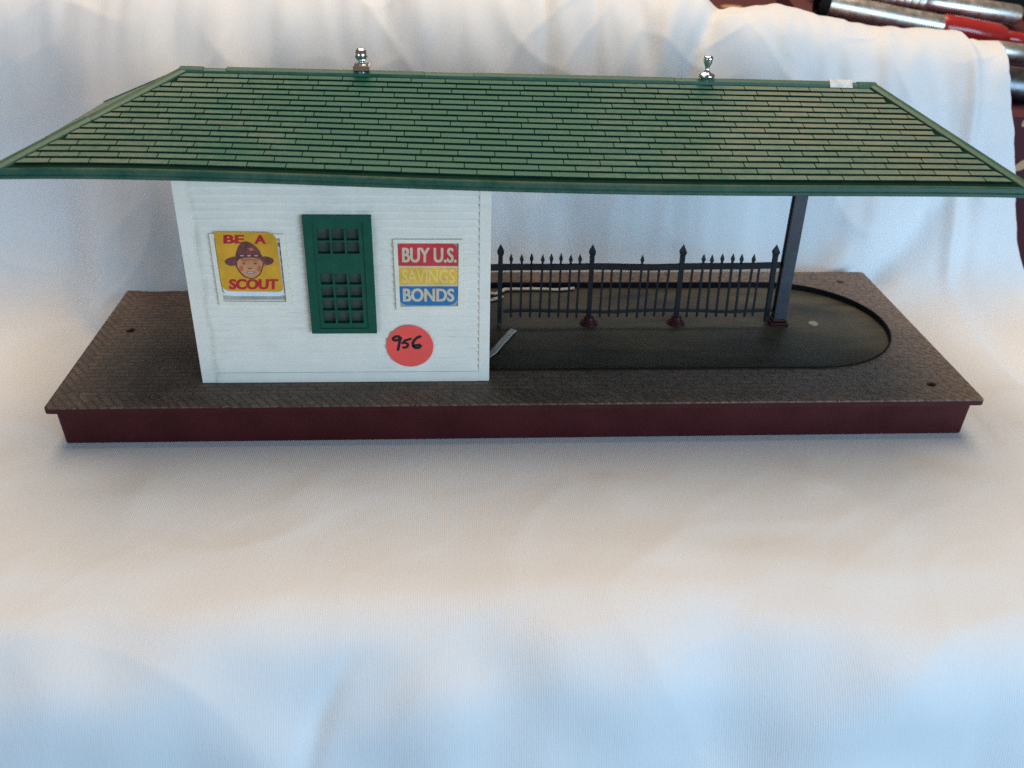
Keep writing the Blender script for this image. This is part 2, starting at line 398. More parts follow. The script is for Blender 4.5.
# ---- flat prints on the wall
def quad_poly(mb, pts, y, mi): mb.poly([(x*.001, y, z*.001) for x, z in pts], mi)
def rounded(c, rad, n=6):
    """polygon c (mm) with each corner rounded by rad[i]"""
    out = []; k = len(c)
    for i in range(k):
        p = Vector(c[i]); a = (Vector(c[i-1])-p).normalized(); b = (Vector(c[(i+1) % k])-p).normalized(); r = rad[i]
        if r <= 0: out.append(tuple(p)); continue
        s, e = p+a*r, p+b*r
        for j in range(n+1):
            t = j/n; out.append(tuple(s*(1-t)**2 + p*2*t*(1-t) + e*t*t))
    return out
def text_mesh(body, thick=.0, space=1.):
    cu = bpy.data.curves.new('lettering', 'FONT'); cu.body = body; cu.offset = thick; cu.space_character = space; cu.resolution_u = 6
    o = bpy.data.objects.new('lettering', cu); C.objects.link(o)
    dg = bpy.context.evaluated_depsgraph_get(); me = bpy.data.meshes.new_from_object(o.evaluated_get(dg))
    V = [v.co.copy() for v in me.vertices]; F = [list(p.vertices) for p in me.polygons]
    bpy.data.objects.remove(o); bpy.data.curves.remove(cu); bpy.data.meshes.remove(me)
    x0 = min(v.x for v in V); x1 = max(v.x for v in V); y0 = min(v.y for v in V); y1 = max(v.y for v in V)
    return [((v.x-x0)/(x1-x0), (v.y-y0)/(y1-y0)) for v in V], F
def put_text(mb, body, box, A, y, mi, thick=.03, space=1., heavy=(0,)):
    V, F = text_mesh(body, thick, space); x0, x1, ya, yb = box   # yb is the foot of the letters
    for q, dx in enumerate(heavy):
        P = [A(x0+u*(x1-x0)+dx, yb+v*(ya-yb)) for u, v in V]
        for f in F: quad_poly(mb, [P[i] for i in f], y-.000004*q, mi)
def stroke(mb, pts, w, y, mi, n=10):
    for (a, b) in zip(pts[:-1], pts[1:]):
        a, b = Vector(a), Vector(b); d = (b-a); L = d.length
        if L < 1e-6: continue
        d /= L; nn = Vector((-d.y, d.x))*w/2
        quad_poly(mb, [a-nn, b-nn, b+nn, a+nn], y, mi)
    for i, p in enumerate(pts):
        quad_poly(mb, [(p[0]+w/2*math.cos(2*PI*k/n), p[1]+w/2*math.sin(2*PI*k/n)) for k in range(n)], y-.000004*(1+i % 2), mi)
def frame(name, c, w):
    """four raised strips round corners c (mm), going clockwise from top left"""
    mb = MB(); cx = sum(p[0] for p in c)/4; cz = sum(p[1] for p in c)/4
    inn = [(p[0]+(w if p[0] < cx else -w), p[1]+(w if p[1] < cz else -w)) for p in c]
    yf, yb = HY0-.0006, HY0+.0006
    mm = lambda P, y: [(x*.001, y, z*.001) for x, z in P]
    mb.grid([mm(c, yb), mm(c, yf), mm(inn, yf), mm(inn, yb)], 0, False, closed_u=True)
    return mb.build(name, M['whitepl'], house, bevel=.00015)
f1 = [(-122.0,65.2),(-94.1,65.0),(-94.0,35.2),(-121.8,35.4)]
f2 = [(-52.9,63.0),(-26.2,63.0),(-26.6,33.2),(-52.7,33.1)]
frame('poster_frame', f1, 1.7); frame('poster_frame', f2, 1.6)

A1 = lambda x, y: (.044525*x-.005475*y-123.146, -.048633*y+70.744)     # artwork units to wall millimetres
def pl1(mb, pts, y, mi): quad_poly(mb, [A1(*p) for p in pts], y, mi)
def ell(cx, cy, rx, ry, n=18): return [(cx+rx*math.cos(2*PI*k/n), cy+ry*math.sin(2*PI*k/n)) for k in range(n)]
mb = MB(); Y = HY0+.00025
quad_poly(mb, [(-120.4,63.6),(-95.7,63.4),(-95.6,36.8),(-120.2,37.0)], HY0+.0004, 8)
quad_poly(mb, rounded([(-119.9,60),(-96.4,60),(-96.1,39.0),(-119.7,39.2)], [0,0,2.6,3.6]), Y-.0002, 7)
Y = HY0-.0007
quad_poly(mb, rounded([(-120.06,66.0),(-96.9,65.8),(-96.3,41.2),(-119.9,41.6)], [.7,3.8,2.2,3.8]), Y, 0)
put_text(mb, 'BE', (166,336,122,194), A1, Y-.00003, 1, .03, 1., (-3,0,3)); put_text(mb, 'A', (424,520,122,196), A1, Y-.00003, 1, .03, 1., (-3,0,3))
put_text(mb, 'SCOUT', (210,626,494,584), A1, Y-.00003, 1, .03, 1., (-4,0,4))
pl1(mb, [(268,330),(300,308),(480,308),(507,340),(497,402),(477,455),(434,488),(390,495),(334,476),(293,434),(268,388)], Y-.00003, 4)
pl1(mb, [(277,332),(305,312),(478,312),(498,342),(488,400),(468,448),(430,480),(390,486),(342,468),(302,428),(278,384)], Y-.00005, 3)
pl1(mb, [(300,318),(478,318),(470,338),(310,338)], Y-.00007, 5)
pl1(mb, ell(312, 405, 20, 26), Y-.00007, 5); pl1(mb, ell(466, 402, 18, 28), Y-.00007, 5)
for cx in (333, 432):
    pl1(mb, ell(cx, 363, 14, 6), Y-.00009, 4); pl1(mb, [(cx-22,348),(cx,343),(cx+22,347),(cx+21,351),(cx,347),(cx-22,352)], Y-.00009, 4)
pl1(mb, [(376,352),(392,352),(404,396),(380,404),(366,396)], Y-.00009, 3)
pl1(mb, [(366,398),(404,398),(398,406),(372,406)], Y-.00011, 4)
pl1(mb, ell(393, 436, 36, 9), Y-.00009, 4); pl1(mb, ell(393, 435, 31, 5.5), Y-.00011, 6)
pl1(mb, ell(268, 368, 12, 22), Y-.00002, 5); pl1(mb, ell(505, 366, 12, 22), Y-.00002, 5)
pl1(mb, [(170,345),(188,322),(228,307),(275,300),(380,292),(482,300),(538,303),(580,318),(592,340),(572,366),(530,377),(500,355),(470,322),(420,312),(340,312),(298,322),(278,345),(268,378),(220,382),(186,368)], Y-.00011, 2)
pl1(mb, [(264,300),(271,260),(290,213),(318,184),(345,173),(372,178),(402,193),(442,223),(472,260),(487,302),(380,296)], Y-.00013, 2)
pl1(mb, [(345,182),(372,190),(356,240),(342,262),(336,222)], Y-.00015, 4); pl1(mb, [(368,234),(400,226),(424,246),(392,256)], Y-.00015, 5)
pl1(mb, [(266,286),(486,288),(487,304),(264,302)], Y-.00015, 4)
for cx in (320, 380, 440): pl1(mb, [(cx-18,290),(cx+16,290),(cx+12,298),(cx-14,298)], Y-.00017, 6)
mb.build('scout_poster', [M[k] for k in ('p_yel','p_red','p_hat','p_face','p_dark','p_shade','p_light','paper','tan')], house)

A2 = lambda x, y: (.077915*x-.00119*y-58.756, -.000241*x-.086052*y+67.564)
mb = MB(); Y = HY0-.0002
quad_poly(mb, [(-51.4,61.5),(-27.8,61.5),(-28.1,34.7),(-51.2,34.6)], HY0+.0002, 5)
x0t, x1t = 98, 397
shape = lambda y0, y1, r: rounded([A2(x0t,y0),A2(x1t,y0),A2(x1t,y1),A2(x0t,y1)], r)
quad_poly(mb, rounded([A2(97,66),A2(398,66),A2(398,380),A2(97,380)], [3.0,4.4,4.4,4.4]), Y, 3)
quad_poly(mb, shape(68,181,[2.8,4.2,0,0]), Y-.00003, 0); quad_poly(mb, shape(190,272,[0,0,0,0]), Y-.00003, 1); quad_poly(mb, shape(281,378,[0,0,4.2,4.2]), Y-.00003, 2)
put_text(mb, 'BUY U.S.', (120,388,92,164), A2, Y-.00006, 3, .018, 1., (-1.5,1.5))
put_text(mb, 'SAVINGS', (116,380,196,266), A2, Y-.00006, 4, .018)
put_text(mb, 'BONDS', (120,378,292,358), A2, Y-.00006, 3, .022, 1., (-1.5,1.5))
mb.build('bond_poster', [M[k] for k in ('b_red','b_yel','b_blue','b_cream','b_pale','tan')], house)

mb = MB(); Y = HY0-.00025
quad_poly(mb, [(-47.8+9.5*math.cos(2*PI*k/56), 16.7+9.5*math.sin(2*PI*k/56)) for k in range(56)], Y, 0)
w = 1.15
stroke(mb, [(-51.4,20.5),(-52.3,21.25),(-53.5,21.2),(-54.6,20.4),(-54.3,19.6),(-53.3,19.4),(-52.2,19.9),(-51.4,20.5),(-51.9,19.0),(-52.3,17.0),(-52.7,15.1)], w, Y-.00005, 1)
stroke(mb, [(-47.4,20.1),(-48.6,19.7),(-49.9,19.3),(-50.4,18.3),(-49.2,18.2),(-48.5,17.5),(-48.8,16.6),(-49.8,16.1),(-50.5,16.2)], w*.9, Y-.00007, 1)
stroke(mb, [(-50.9,18.2),(-50.1,18.3)], w*.8, Y-.00009, 1)
stroke(mb, [(-43.5,21.2),(-44.7,20.7),(-45.8,19.7),(-46.6,18.2),(-46.4,16.7),(-45.5,15.9),(-44.2,16.0),(-43.4,16.8),(-44.0,17.4),(-45.4,17.1),(-46.2,17.0)], w, Y-.00011, 1)
tag(mb.build('price_sticker', [M['sticker'], M['ink']], house), 'round fluorescent red sticker with a handwritten number')

# ---- roof
XL0, XR0, YF, YB = -.1880, .1842, .0030, .1275
RL, RR, RY = -.1356, .1441, .0670
ex = np.array([-186,-159,-126.7,-98.9,-48.6,-16.6,1.4,41.5,100.8,182.3]); ez = np.array([90.8,90.9,90.7,90.0,88.2,87.3,86.95,86.4,86.1,85.8])
pf = np.polyfit(ex/100, ez, 5)
zb = lambda x: float(np.polyval(pf, max(-187, min(184, x*1000))/100))*.001
FH = .0033
zr = lambda x: .1151 + (.1121-.1151)*(x-RL)/(RR-RL)
def front(x, t, h=0):
    return Vector((x, YF+t*(RY-YF), (1-t)*(zb(x)+FH)+t*zr(x))) + Vector((0,-.37,.93))*h
def back(x, t, h=0):
    return Vector((x, YB+t*(RY-YB), (1-t)*(zb(x)+FH-.0060)+t*zr(x))) + Vector((0,.37,.93))*h
hl = lambda t: XL0+t*(RL-XL0)
hr = lambda t: XR0+t*(RR-XR0)
mb = MB(); NX = 40
for fn in (front, back):
    mb.grid([[fn(hl(t)+(hr(t)-hl(t))*k/NX, t) for k in range(NX+1)] for t in (0,.25,.5,.75,1)], 0, False)
for xe, xr in ((XL0, RL), (XR0, RR)):
    mb.poly([front(xe,0), back(xe,0), Vector((xr,RY,zr(xr)))])
mb.grid([[(XL0+(XR0-XL0)*k/NX, YF, zb(XL0+(XR0-XL0)*k/NX)+.0004) for k in range(NX+1)], [(XL0+(XR0-XL0)*k/NX, YB, zb(XL0+(XR0-XL0)*k/NX)-.0056) for k in range(NX+1)]], 0, False)
roof = mb.build('roof', M['under'], st)
# shingle courses
def shingles(fn, name, rows=17, ta=.052, tb=.965, wid=.0135, capw=.0042):
    mb = MB(); dt = (tb-ta)/rows
    for r in range(rows):
        t0 = ta+r*dt; t1 = t0+dt*.80
        off = (.5 if r % 2 else 0)*wid + random.uniform(-.0006,.0006) + .0021*((r*7) % 3)
        x = -.21+off
        while x < .21:
            a, b = x+.00018, x+wid-.00018; x += wid
            lo = max(hl(t0), hl(t1))+capw; hi = min(hr(t0), hr(t1))-capw
            a0, a1 = max(a, hl(t0)+capw), max(a, hl(t1)+capw); b0, b1 = min(b, hr(t0)-capw), min(b, hr(t1)-capw)
            if b0-a0 < .0006 or b1-a1 < .0006: continue
            j = random.uniform(-.00006,.00006); k = random.uniform(-.00005,.00005)
            hb, ht = .00078+j, .00040+k
            mb.hexa([fn(a0,t0,-.0002),fn(b0,t0,-.0002),fn(b1,t1,-.0002),fn(a1,t1,-.0002),fn(a0,t0,hb),fn(b0,t0,hb+k),fn(b1,t1,ht),fn(a1,t1,ht)], 0, 1)
    return mb.build(name, [M['shingle'], M['under']], roof)
shingles(front, 'shingle_courses'); shingles(back, 'shingle_courses')
for xe, xr, s in ((XL0, RL, -1), (XR0, RR, 1)):
    mb = MB(); P0, P1, P2 = front(xe,0), back(xe,0), Vector((xr,RY,zr(xr)))
    nrm = (P1-P0).cross(P2-P0).normalized(); nrm = nrm if nrm.z > 0 else -nrm
    for r in range(17):
        t0 = .05+r*.054; t1 = t0+.043
        A0, B0, A1_, B1_ = P0.lerp(P2,t0), P1.lerp(P2,t0), P0.lerp(P2,t1), P1.lerp(P2,t1)
        n = max(1, int((B0-A0).length/.0135))
        for k in range(n):
            f0, f1 = .06+.88*k/n+.003, .06+.88*(k+1)/n-.003
            q = [A0.lerp(B0,f0), A0.lerp(B0,f1), A1_.lerp(B1_,f1), A1_.lerp(B1_,f0)]
            mb.hexa([p-nrm*.0002 for p in q]+[q[0]+nrm*.0005,q[1]+nrm*.0005,q[2]+nrm*.0003,q[3]+nrm*.0003])
    mb.build('shingle_courses', [M['shingle'], M['under']], roof)
# fascia boards: a moulded strip with a thin lip
prof = [(-.0010,.0001),(.0002,.0001),(.0006,.0005),(.0006,.0013),(.0003,.0016),(.0005,.0020),(.0005,.0034),(.0001,.0038),(-.0010,.0038)]
path = [(XL0+(XR0-XL0)*k/60, YF, zb(XL0+(XR0-XL0)*k/60)) for k in range(61)]
mb = MB(); mb.sweep(path, prof); mb.build('fascia', M['trim'], roof)
mb = MB(); mb.sweep([(p[0], YB, p[2]-.0060) for p in path[::-1]], prof); mb.build('fascia', M['trim'], roof)
mb = MB(); mb.sweep([(XL0,YB,zb(XL0)-.0060),(XL0,YF,zb(XL0))], prof); mb.build('fascia', M['trim'], roof)
mb = MB(); mb.sweep([(XR0,YF,zb(XR0)),(XR0,YB,zb(XR0)-.0060)], prof); mb.build('fascia', M['trim'], roof)
# hip and ridge caps
capp = lambda w, h: [(-w,-.0009),(w,-.0009),(w,h*.35),(w*.45,h),(-w*.45,h),(-w,h*.35)]
def cap_line(p0, p1, w, cuts, name, h=.0011):
    mb = MB(); p0, p1 = Vector(p0), Vector(p1)
    for a, b, hh in cuts:
        n = max(1, int((b-a)*12)); mb.sweep([p0.lerp(p1, a+(b-a)*k/n) for k in range(n+1)], capp(w, hh))
    return mb.build(name, M['cap'], roof, bevel=.0002)
zp = lambda v: v + Vector((0,0,.0002))
cap_line(front(XL0,0), Vector((RL,RY,zr(RL))), .0027, [(0,.47,.0011),(.47,1,.0008)], 'hip_cap')
cap_line(back(XL0,0), Vector((RL,RY,zr(RL))), .0024, [(0,1,.0006)], 'hip_cap')
cap_line(front(XR0,0), Vector((RR,RY,zr(RR))), .0027, [(0,1,.0010)], 'hip_cap')
cap_line(back(XR0,0), Vector((RR,RY,zr(RR))), .0024, [(0,1,.0008)], 'hip_cap')
cap_line((RL-.0012,RY,zr(RL)), (RR+.0012,RY,zr(RR)), .0021, [(0,.032,.0013),(.032,.064,.0007),(.064,.34,.0013),(.34,.41,.0011),(.41,.70,.0013),(.70,.75,.0011),(.75,.94,.0013),(.94,.972,.0009),(.972,1,.0013)], 'ridge_cap')
mb = MB(); x0, x1 = .1252, .1346
mb.hexa([(x0,RY-.0030,zr(x0)-.0004),(x1,RY-.0030,zr(x1)-.0004),(x1,RY+.001,zr(x1)+.0006),(x0,RY+.001,zr(x0)+.0006),(x0,RY-.0012,zr(x0)+.0020),(x1,RY-.0012,zr(x1)+.0020),(x1,RY+.001,zr(x1)+.0020),(x0,RY+.001,zr(x0)+.0020)])
tag(mb.build('bare_patch', M['foil'], roof), 'pale silvery bare patch on the green ridge')
# finials
zA = zr(-.0657)
mb = MB(); mb.lathe([(0,zA+.0100),(.0012,zA+.0098),(.0021,zA+.0090),(.0026,zA+.0077),(.0025,zA+.0066),(.0018,zA+.0055),(.0012,zA+.0049),(.0013,zA+.0044),(.0022,zA+.0039),(.0024,zA+.0036)], (-.0657,RY,0), 28)
for hw, z0, z1 in ((.0032,zA+.0014,zA+.0038),):
    cx_ = -.0657; rg = lambda q, z: [(cx_-q,RY-q,z),(cx_+q,RY-q,z),(cx_+q,RY+q,z),(cx_-q,RY+q,z)]
    R4 = [rg(hw-.0004,z0),rg(hw,z0+.0004),rg(hw,z1-.0004),rg(hw-.0004,z1)]
    mb.grid(R4, 0, False, closed_u=True); mb.poly(R4[0][::-1]); mb.poly(R4[-1])
mb.lathe([(.0022,zA+.0016),(.0020,zA-.001)], (-.0657,RY,0), 16)
tag(mb.build('finial', M['chrome'], roof), 'chrome ball finial on a stepped square foot')
zB = zr(.0738)
mb = MB(); mb.lathe([(0,zB+.0104),(.0013,zB+.0103),(.0020,zB+.0098),(.0020,zB+.0090),(.0017,zB+.0075),(.0011,zB+.0062),(.0009,zB+.0055),(.0010,zB+.0046),(.0016,zB+.0038),(.0034,zB+.0031),(.0036,zB+.0026),(.0034,zB+.0020),(.0022,zB+.0014),(.0016,zB+.0006),(.0016,zB-.0005)], (.0738,RY,0), 28)
tag(mb.build('finial', M['chrome'], roof), 'chrome urn finial with a wide round foot')

# ---- column that carries the open end of the roof
CX, CY = .1262, .0775
mb = MB()
def ibeam(z): 
    w, d, t = .0029, .0024, .0011
    return [(CX-w,CY-d,z),(CX+w,CY-d,z),(CX+w,CY+d,z),(CX-w,CY+d,z),(CX-w,CY+d-t,z),(CX+w-t*1.4,CY+d-t,z),(CX+w-t*1.4,CY-d+t,z),(CX-w,CY-d+t,z)]
mb.grid([ibeam(z_) for z_ in (ZF+.001, .03, .06, .0935)], 0, False, closed_u=True)
col = mb.build('column', M['post'], st, bevel=.0002)
mb = MB(); mb.box(CX-.0046, CX+.0042, CY-.0040, CY+.0036, ZF, ZF+.0018); mb.box(CX-.0036, CX+.0034, CY-.0031, CY+.003, ZF+.0018, ZF+.0032); mb.build('column_foot', M['maroon'], col, bevel=.0004)
mb = MB(); mb.box(CX-.0052, CX-.0060, CY-.0016, CY+.0016, .0015, .0055); mb.build('fence_bracket', M['iron'], col, bevel=.0003)

# ---- picket fence
FY = .0772
XA, XB = -.0100, .1226
sag = lambda x: .0003*math.sin(x*50)+.0010*sm(.05,.11,x)
mb = MB()
n = 40
top = [(XA-.004+(XB-XA+.004)*k/n, FY+.0003*math.sin(k*.5), .0268+sag(XA+(XB-XA)*k/n)) for k in range(n+1)]
mb.sweep(top, [(-.0009,-.0014),(.0009,-.0014),(.0009,.0014),(-.0009,.0014)])
fence = mb.build('fence', M['iron'], st, bevel=.0002)
fence.name = 'fence'
mb = MB(); bot = [(XA+.0035+(XB-XA-.0035)*k/n, FY+.0002*math.sin(k*.7), .0046+.0004*math.sin(k*.33)) for k in range(n+1)]
mb.sweep(bot, [(-.0008,-.0007),(.0008,-.0007),(.0008,.0007),(-.0008,.0007)]); mb.build('bottom_rail', M['iron'], fence, bevel=.00015)
def picket_mb(h, w, head, hw, z0):
    mb = MB(); d = w*.45
    if not head:
        mb.box(-w/2, w/2, -d, d, z0, h); return mb
    zb_ = h-head
    mb.box(-w/2, w/2, -d, d, z0, zb_)
    ring = lambda a, b, z: [(-a,-b,z),(a,-b,z),(a,b,z),(-a,b,z)]
    rows = [ring(w/2,d,zb_), ring(hw/2,d*1.15,zb_+head*.28), ring(hw/2*.9,d*1.1,zb_+head*.42), ring(.00012,.00012,h)]
    mb.grid(rows, 0, False, closed_u=True); mb.poly(rows[-1])
    return mb
protos = {
    'spear': picket_mb(.0333, .00096, .0038, .00180, .0012), 'plain': picket_mb(.0272, .00092, 0, 0, .0014), 'big': picket_mb(.0380, .0021, .0052, .0032, ZF+.001)}
pr = {}
def place(kind, x, lean=0, tilt=0):
    nm = 'fence_post' if kind == 'big' else 'picket'
    if kind not in pr:
        o = protos[kind].build(nm, M['iron'], fence); pr[kind] = o
    else:
        o = pr[kind].copy(); C.objects.link(o); o.parent = fence; o.name = nm
    o.location = (x, FY+random.uniform(-.0001,.0001), random.uniform(-.0003,.0003) if kind != 'big' else 0); o.rotation_euler = (tilt, lean, random.uniform(-.1,.1))
for x, l in ((-.0083,0), (.0341,-.010), (.0762,-.012), (.1204,-.03)): place('big', x, l)
for x in (-2.9,1.62,6.15,10.69,15.12,19.55,23.87,28.2): place('spear', x*.001, random.uniform(-.02,.02), random.uniform(-.02,.02))
for x in (39.1,43.44,47.79,52.03,60.76,65.25,69.63): place('plain', (x+.25)*.001, random.uniform(-.015,.015))
place('spear', .0572)
place('plain', .0812)
for x in (85.9,90.54,95.18,99.97,104.59,109.06): place('spear', (x+.3)*.001, -.02+random.uniform(-.02,.02), random.uniform(-.02,.02))
place('plain', .1133, -.02)
f0 = None
for x in (.0341, .0762):
    mb = MB(); mb.lathe([(0,.0042),(.0020,.0042),(.0024,.0036),(.0025,.0022),(.0040,.0010),(.0043,.0004),(.0043,0)], (0,0,0), 24)
    if f0 is None: f0 = mb.build('post_foot', M['maroon'], fence); o = f0
    else: o = f0.copy(); C.objects.link(o); o.parent = fence
    o.location = (x+.0004, FY+.0006, ZF)

# ---- torn white wires
def wire(pts, w, t):
    mb = MB(); P = []
    for i in range(len(pts)-1):
        for k in range(6):
            a = Vector(pts[i]).lerp(Vector(pts[i+1]), k/6); P.append(a + Vector((0,0,.0002*noise.noise(a*700))))
    P.append(Vector(pts[-1]))
    mb.sweep(P, [(-w,-t),(w,-t),(w*1.1,0),(w,t),(-w,t),(-w*1.1,0)], up=(0,.0,1)); return mb.build('wire', M['wire'], st, bevel=.0002)
wire([(-.0215,.036,ZF+.0009),(-.0125,.0475,ZF+.0009),(-.0065,.0605,ZF+.0010),(-.0020,.0685,ZF+.0016)], .0015, .00028)
wire([(-.0165,.1120,ZF+.001),(-.0085,.1095,ZF+.0012),(-.0035,.1150,ZF+.0013),(.010,.1158,ZF+.0012),(.0245,.1150,ZF+.001),(.0320,.1165,ZF+.0012)], .0010, .00035)
wire([(-.0160,.1010,ZF+.001),(-.0105,.1030,ZF+.001),(-.0052,.1062,ZF+.0014)], .0010, .0003)

# ------------------------------------------------------------ the white cloth
def catmull(P, n):
    out = []; P = [Vector(p) for p in P]
    for i in range(len(P)-1):
        p0, p1, p2, p3 = P[max(i-1,0)], P[i], P[i+1], P[min(i+2,len(P)-1)]
        for k in range(n):
            t = k/n
            out.append(.5*((2*p1)+(-p0+p2)*t+(2*p0-5*p1+4*p2-p3)*t*t+(-p0+3*p1-3*p2+p3)*t**3))
    out.append(P[-1]); return out
def resample(P, n, s_tab=None):
    L = [0]
    for a, b in zip(P[:-1], P[1:]): L.append(L[-1]+(b-a).length)
    return L
low = [(-.141,-.330),(-.139,-.230),(-.136,-.150),(-.132,-.094),(-.125,-.0580),(-.113,-.0340),(-.092,-.0215),(-.05,-.0191),(0,-.0190),(.05,-.0190),(.095,-.0189)]
left = low + [(.122,-.0168),(.139,-.0085),(.149,.006),(.156,.035),(.162,.070),(.172,.100),(.190,.122),(.215,.134),(.26,.140),(.33,.142),(.42,.140)]
right = low + [(.122,-.0172),(.140,-.0095),(.1495,.006),(.155,.035),(.159,.062),(.165,.085),(.175,.102),(.189,.1105),(.207,.1120),(.228,.104),(.245,.085),(.255,.055)]
NS = 20
PLc, PRc = catmull(left, NS), catmull(right, NS)
def nz(x, y, z=0): return noise.noise(Vector((x, y, z)))
def gauss(d, w): return math.exp(-(d/w)**2)
XLm = -.52
ke = [(-.40,.43),(-.05,.40),(.05,.345),(.11,.305),(.139,.291),(.149,.284),(.153,.280),(.156,.276),(.16,.271),(.165,.267),(.175,.265),(.19,.268),(.21,.272),(.26,.276),(.5,.25)]
flap_edge = [(.2482,.1395),(.2421,.1163),(.2360,.0805),(.2338,.0404),(.245,-.03),(.27,-.12)]
def flap_x(y):
    for (xa, ya), (xb, yb) in zip(flap_edge[:-1], flap_edge[1:]):
        if yb <= y <= ya: return xa+(xb-xa)*(y-ya)/(yb-ya)
    return None
def cloth_point(u, k):
    """u 0..1 across, k index along the profile"""
    pl, pr = PLc[k], PRc[k]
    s = k/NS
    tabs = max(0., min(1., (s-10.)/2.5))      # 0 on the table, 1 on the upright
    xe = float(np.interp((pl.x+pr.x)/2 if s < 14 else pr.x, [a for a, _ in ke], [b for _, b in ke])) + .0022*nz(s*.8, 4.)+.0006*nz(s*3, 8.)
    x = XLm+(xe-XLm)*u
    # the left half climbs higher and carries on back, the right half rolls over and drops
    fold = .072 + .030*max(0, s-15.0)*.25
    w = sm(fold+.022, fold-.030, x)
    p = pr.lerp(pl, w)
    y, z = p.x, p.y
    z -= .0045*sm(.195,.258,x)*sm(13.,15.,s)
    z += sm(12.6,15.2,s)*(1-w)*.075*max(0., .262-x)*sm(.40,.2,y)
    q = pr.lerp(pl, w)
    a, b = (PRc[max(k-1,0)].lerp(PLc[max(k-1,0)], w)), (PRc[min(k+1,len(PRc)-1)].lerp(PLc[min(k+1,len(PLc)-1)], w))
    t = (b-a).normalized(); ny, nz_ = -t.y, t.x            # outward normal (up on the table, forward on the upright)
    h = 0.
    under = 1. if (abs(x) < .2 and -.004 < y < .118 and s < 11.5) else 0.
    # upright: soft vertical folds
    up = sm(10.8, 13., s)
    h += up*(.0042*nz(x*17+3, s*.16, 1.) + .0022*nz(x*42, s*.25, 5.) + .0007*nz(x*110, s*.5, 9.))
    top = sm(14.2, 16.2, s)*up
    h += top*(.0022*nz(x*55+s*.3, s*.35, 2.) + .0012*nz(x*120, s*.6, 7.))
    # creases round the hump where the front layer ends
    h += up*sm(13.6, 15.2, s)*(-.0045*gauss(x-fold-.012, .0045) + .0035*gauss(x-fold+.004, .006) - .0028*gauss(x-.018, .004) - .002*gauss(x-.045,.0035) + .0022*gauss(x-.030,.006))
    # seam-like ridge and diagonal valley at the right end
    h += up*(.0030*gauss(x-.243-.0006*(s-13), .0035) - .0022*gauss(x-.2515, .005))
    h += sm(11.,12.2,s)*sm(15.4,13.5,s)*(-.0060*gauss(x-(.188+.020*(s-11.5)), .013) + .0040*gauss(x-(.160+.018*(s-11.5)), .012))
    # slack that laps over the back left corner of the platform
    lap = sm(-.232,-.200,x)*sm(-.118,-.142,x)
    y -= .034*lap*sm(9.0,12.0,s)*sm(17.5,12.6,s)
    z += .0*lap
    rid = lambda a, b, c: (1-min(1., abs(nz(a, b, c))*2.6))**3
    h += up*(.0009*rid(x*15+s*.3, s*.3-x*5, 11.) + .0005*rid(x*34-s*.5, s*.5, 15.))
    # table: gentle undulation, lumps on the front roll
    tb = 1-sm(10.2, 11.6, s)
    far = 0. if under else 1.
    edge_d = max(0., -.004-y, abs(x)-.19)
    soft = sm(0., .03, edge_d) if y < .12 else 1.
    h += tb*soft*(.0016*nz(x*14, y*16, 3.) + .0007*nz(x*38, y*40, 8.))
    h += tb*soft*(.0006*rid(x*11+y*8, y*12-x*5, 21.) + .0002*rid(x*30-y*20, y*30, 25.))
    roll = sm(-.085, -.125, y)*tb
    h += roll*(.0068*nz(x*19+.5, y*19+2., z*19) + .0030*nz(x*36+7, y*36, z*36))
    h += tb*sm(-.055,-.09,y)*.0016*nz(x*24+9, y*50, 6.)
    # creases fanning out from the front right corner of the skirt
    for x0, y0, x1, y1, am in ((.150,-.004,.196,-.075,.0013),(.216,.004,.270,-.050,.0014),(.098,-.010,.128,-.060,.0008),(-.19,.0,-.235,-.06,.0018),(-.205,.118,-.262,.080,.0022),(.03,-.03,.05,-.085,.0008),(-.08,-.02,-.10,-.07,.0006)):
        dx, dy = x1-x0, y1-y0; L2 = dx*dx+dy*dy; tt = max(0., min(1., ((x-x0)*dx+(y-y0)*dy)/L2))
        d = math.hypot(x-x0-tt*dx, y-y0-tt*dy)
        h += tb*am*gauss(d, .006+.010*tt)*soft
    # layer that ends in a folded corner beside the platform
    fx = flap_x(y)
    if fx is not None and x > .19: h += tb*.0042*sm(.0012, -.0012, x-fx)*sm(.192,.226,x)*sm(-.06,.03,y) - tb*.0030*gauss(x-fx-.013, .012)
    # long diagonal crease bottom left
    d = (x+.10)*.80+(y+.155)*-.60
    h += tb*sm(-.10,-.13,y)*-.0024*gauss(d, .0032)
    if under: h = min(h, 0.)
    return Vector((x, y+ny*h, z+nz_*h))
NU = 500
K = len(PLc)
rowsC = [[cloth_point(i/NU, k) for i in range(NU+1)] for k in range(K)]
# finer along the profile
me = bpy.data.meshes.new('white_tablecloth')
verts = [tuple(p) for r in rowsC for p in r]
faces = [(k*(NU+1)+i, k*(NU+1)+i+1, (k+1)*(NU+1)+i+1, (k+1)*(NU+1)+i) for k in range(K-1) for i in range(NU)]
me.from_pydata(verts, [], faces); me.polygons.foreach_set('use_smooth', [True]*len(faces))
arc = [0.]
for k in range(1, K): arc.append(arc[-1]+(PLc[k]-PLc[k-1]).length)
uvl = me.uv_layers.new(name='UVMap')
for li, l in enumerate(me.loops):
    vi = l.vertex_index; uvl.data[li].uv = (verts[vi][0], arc[vi//(NU+1)])
me.update()
cloth = obj('white_tablecloth', me, M['cloth'])
sub = cloth.modifiers.new('smooth', 'SUBSURF'); sub.levels = 1; sub.render_levels = 1
so = cloth.modifiers.new('thickness', 'SOLIDIFY'); so.thickness = .0007; so.offset = -1
tag(cloth, 'wrinkled white ribbed cloth spread under the station and draped up behind it', 'tablecloth')

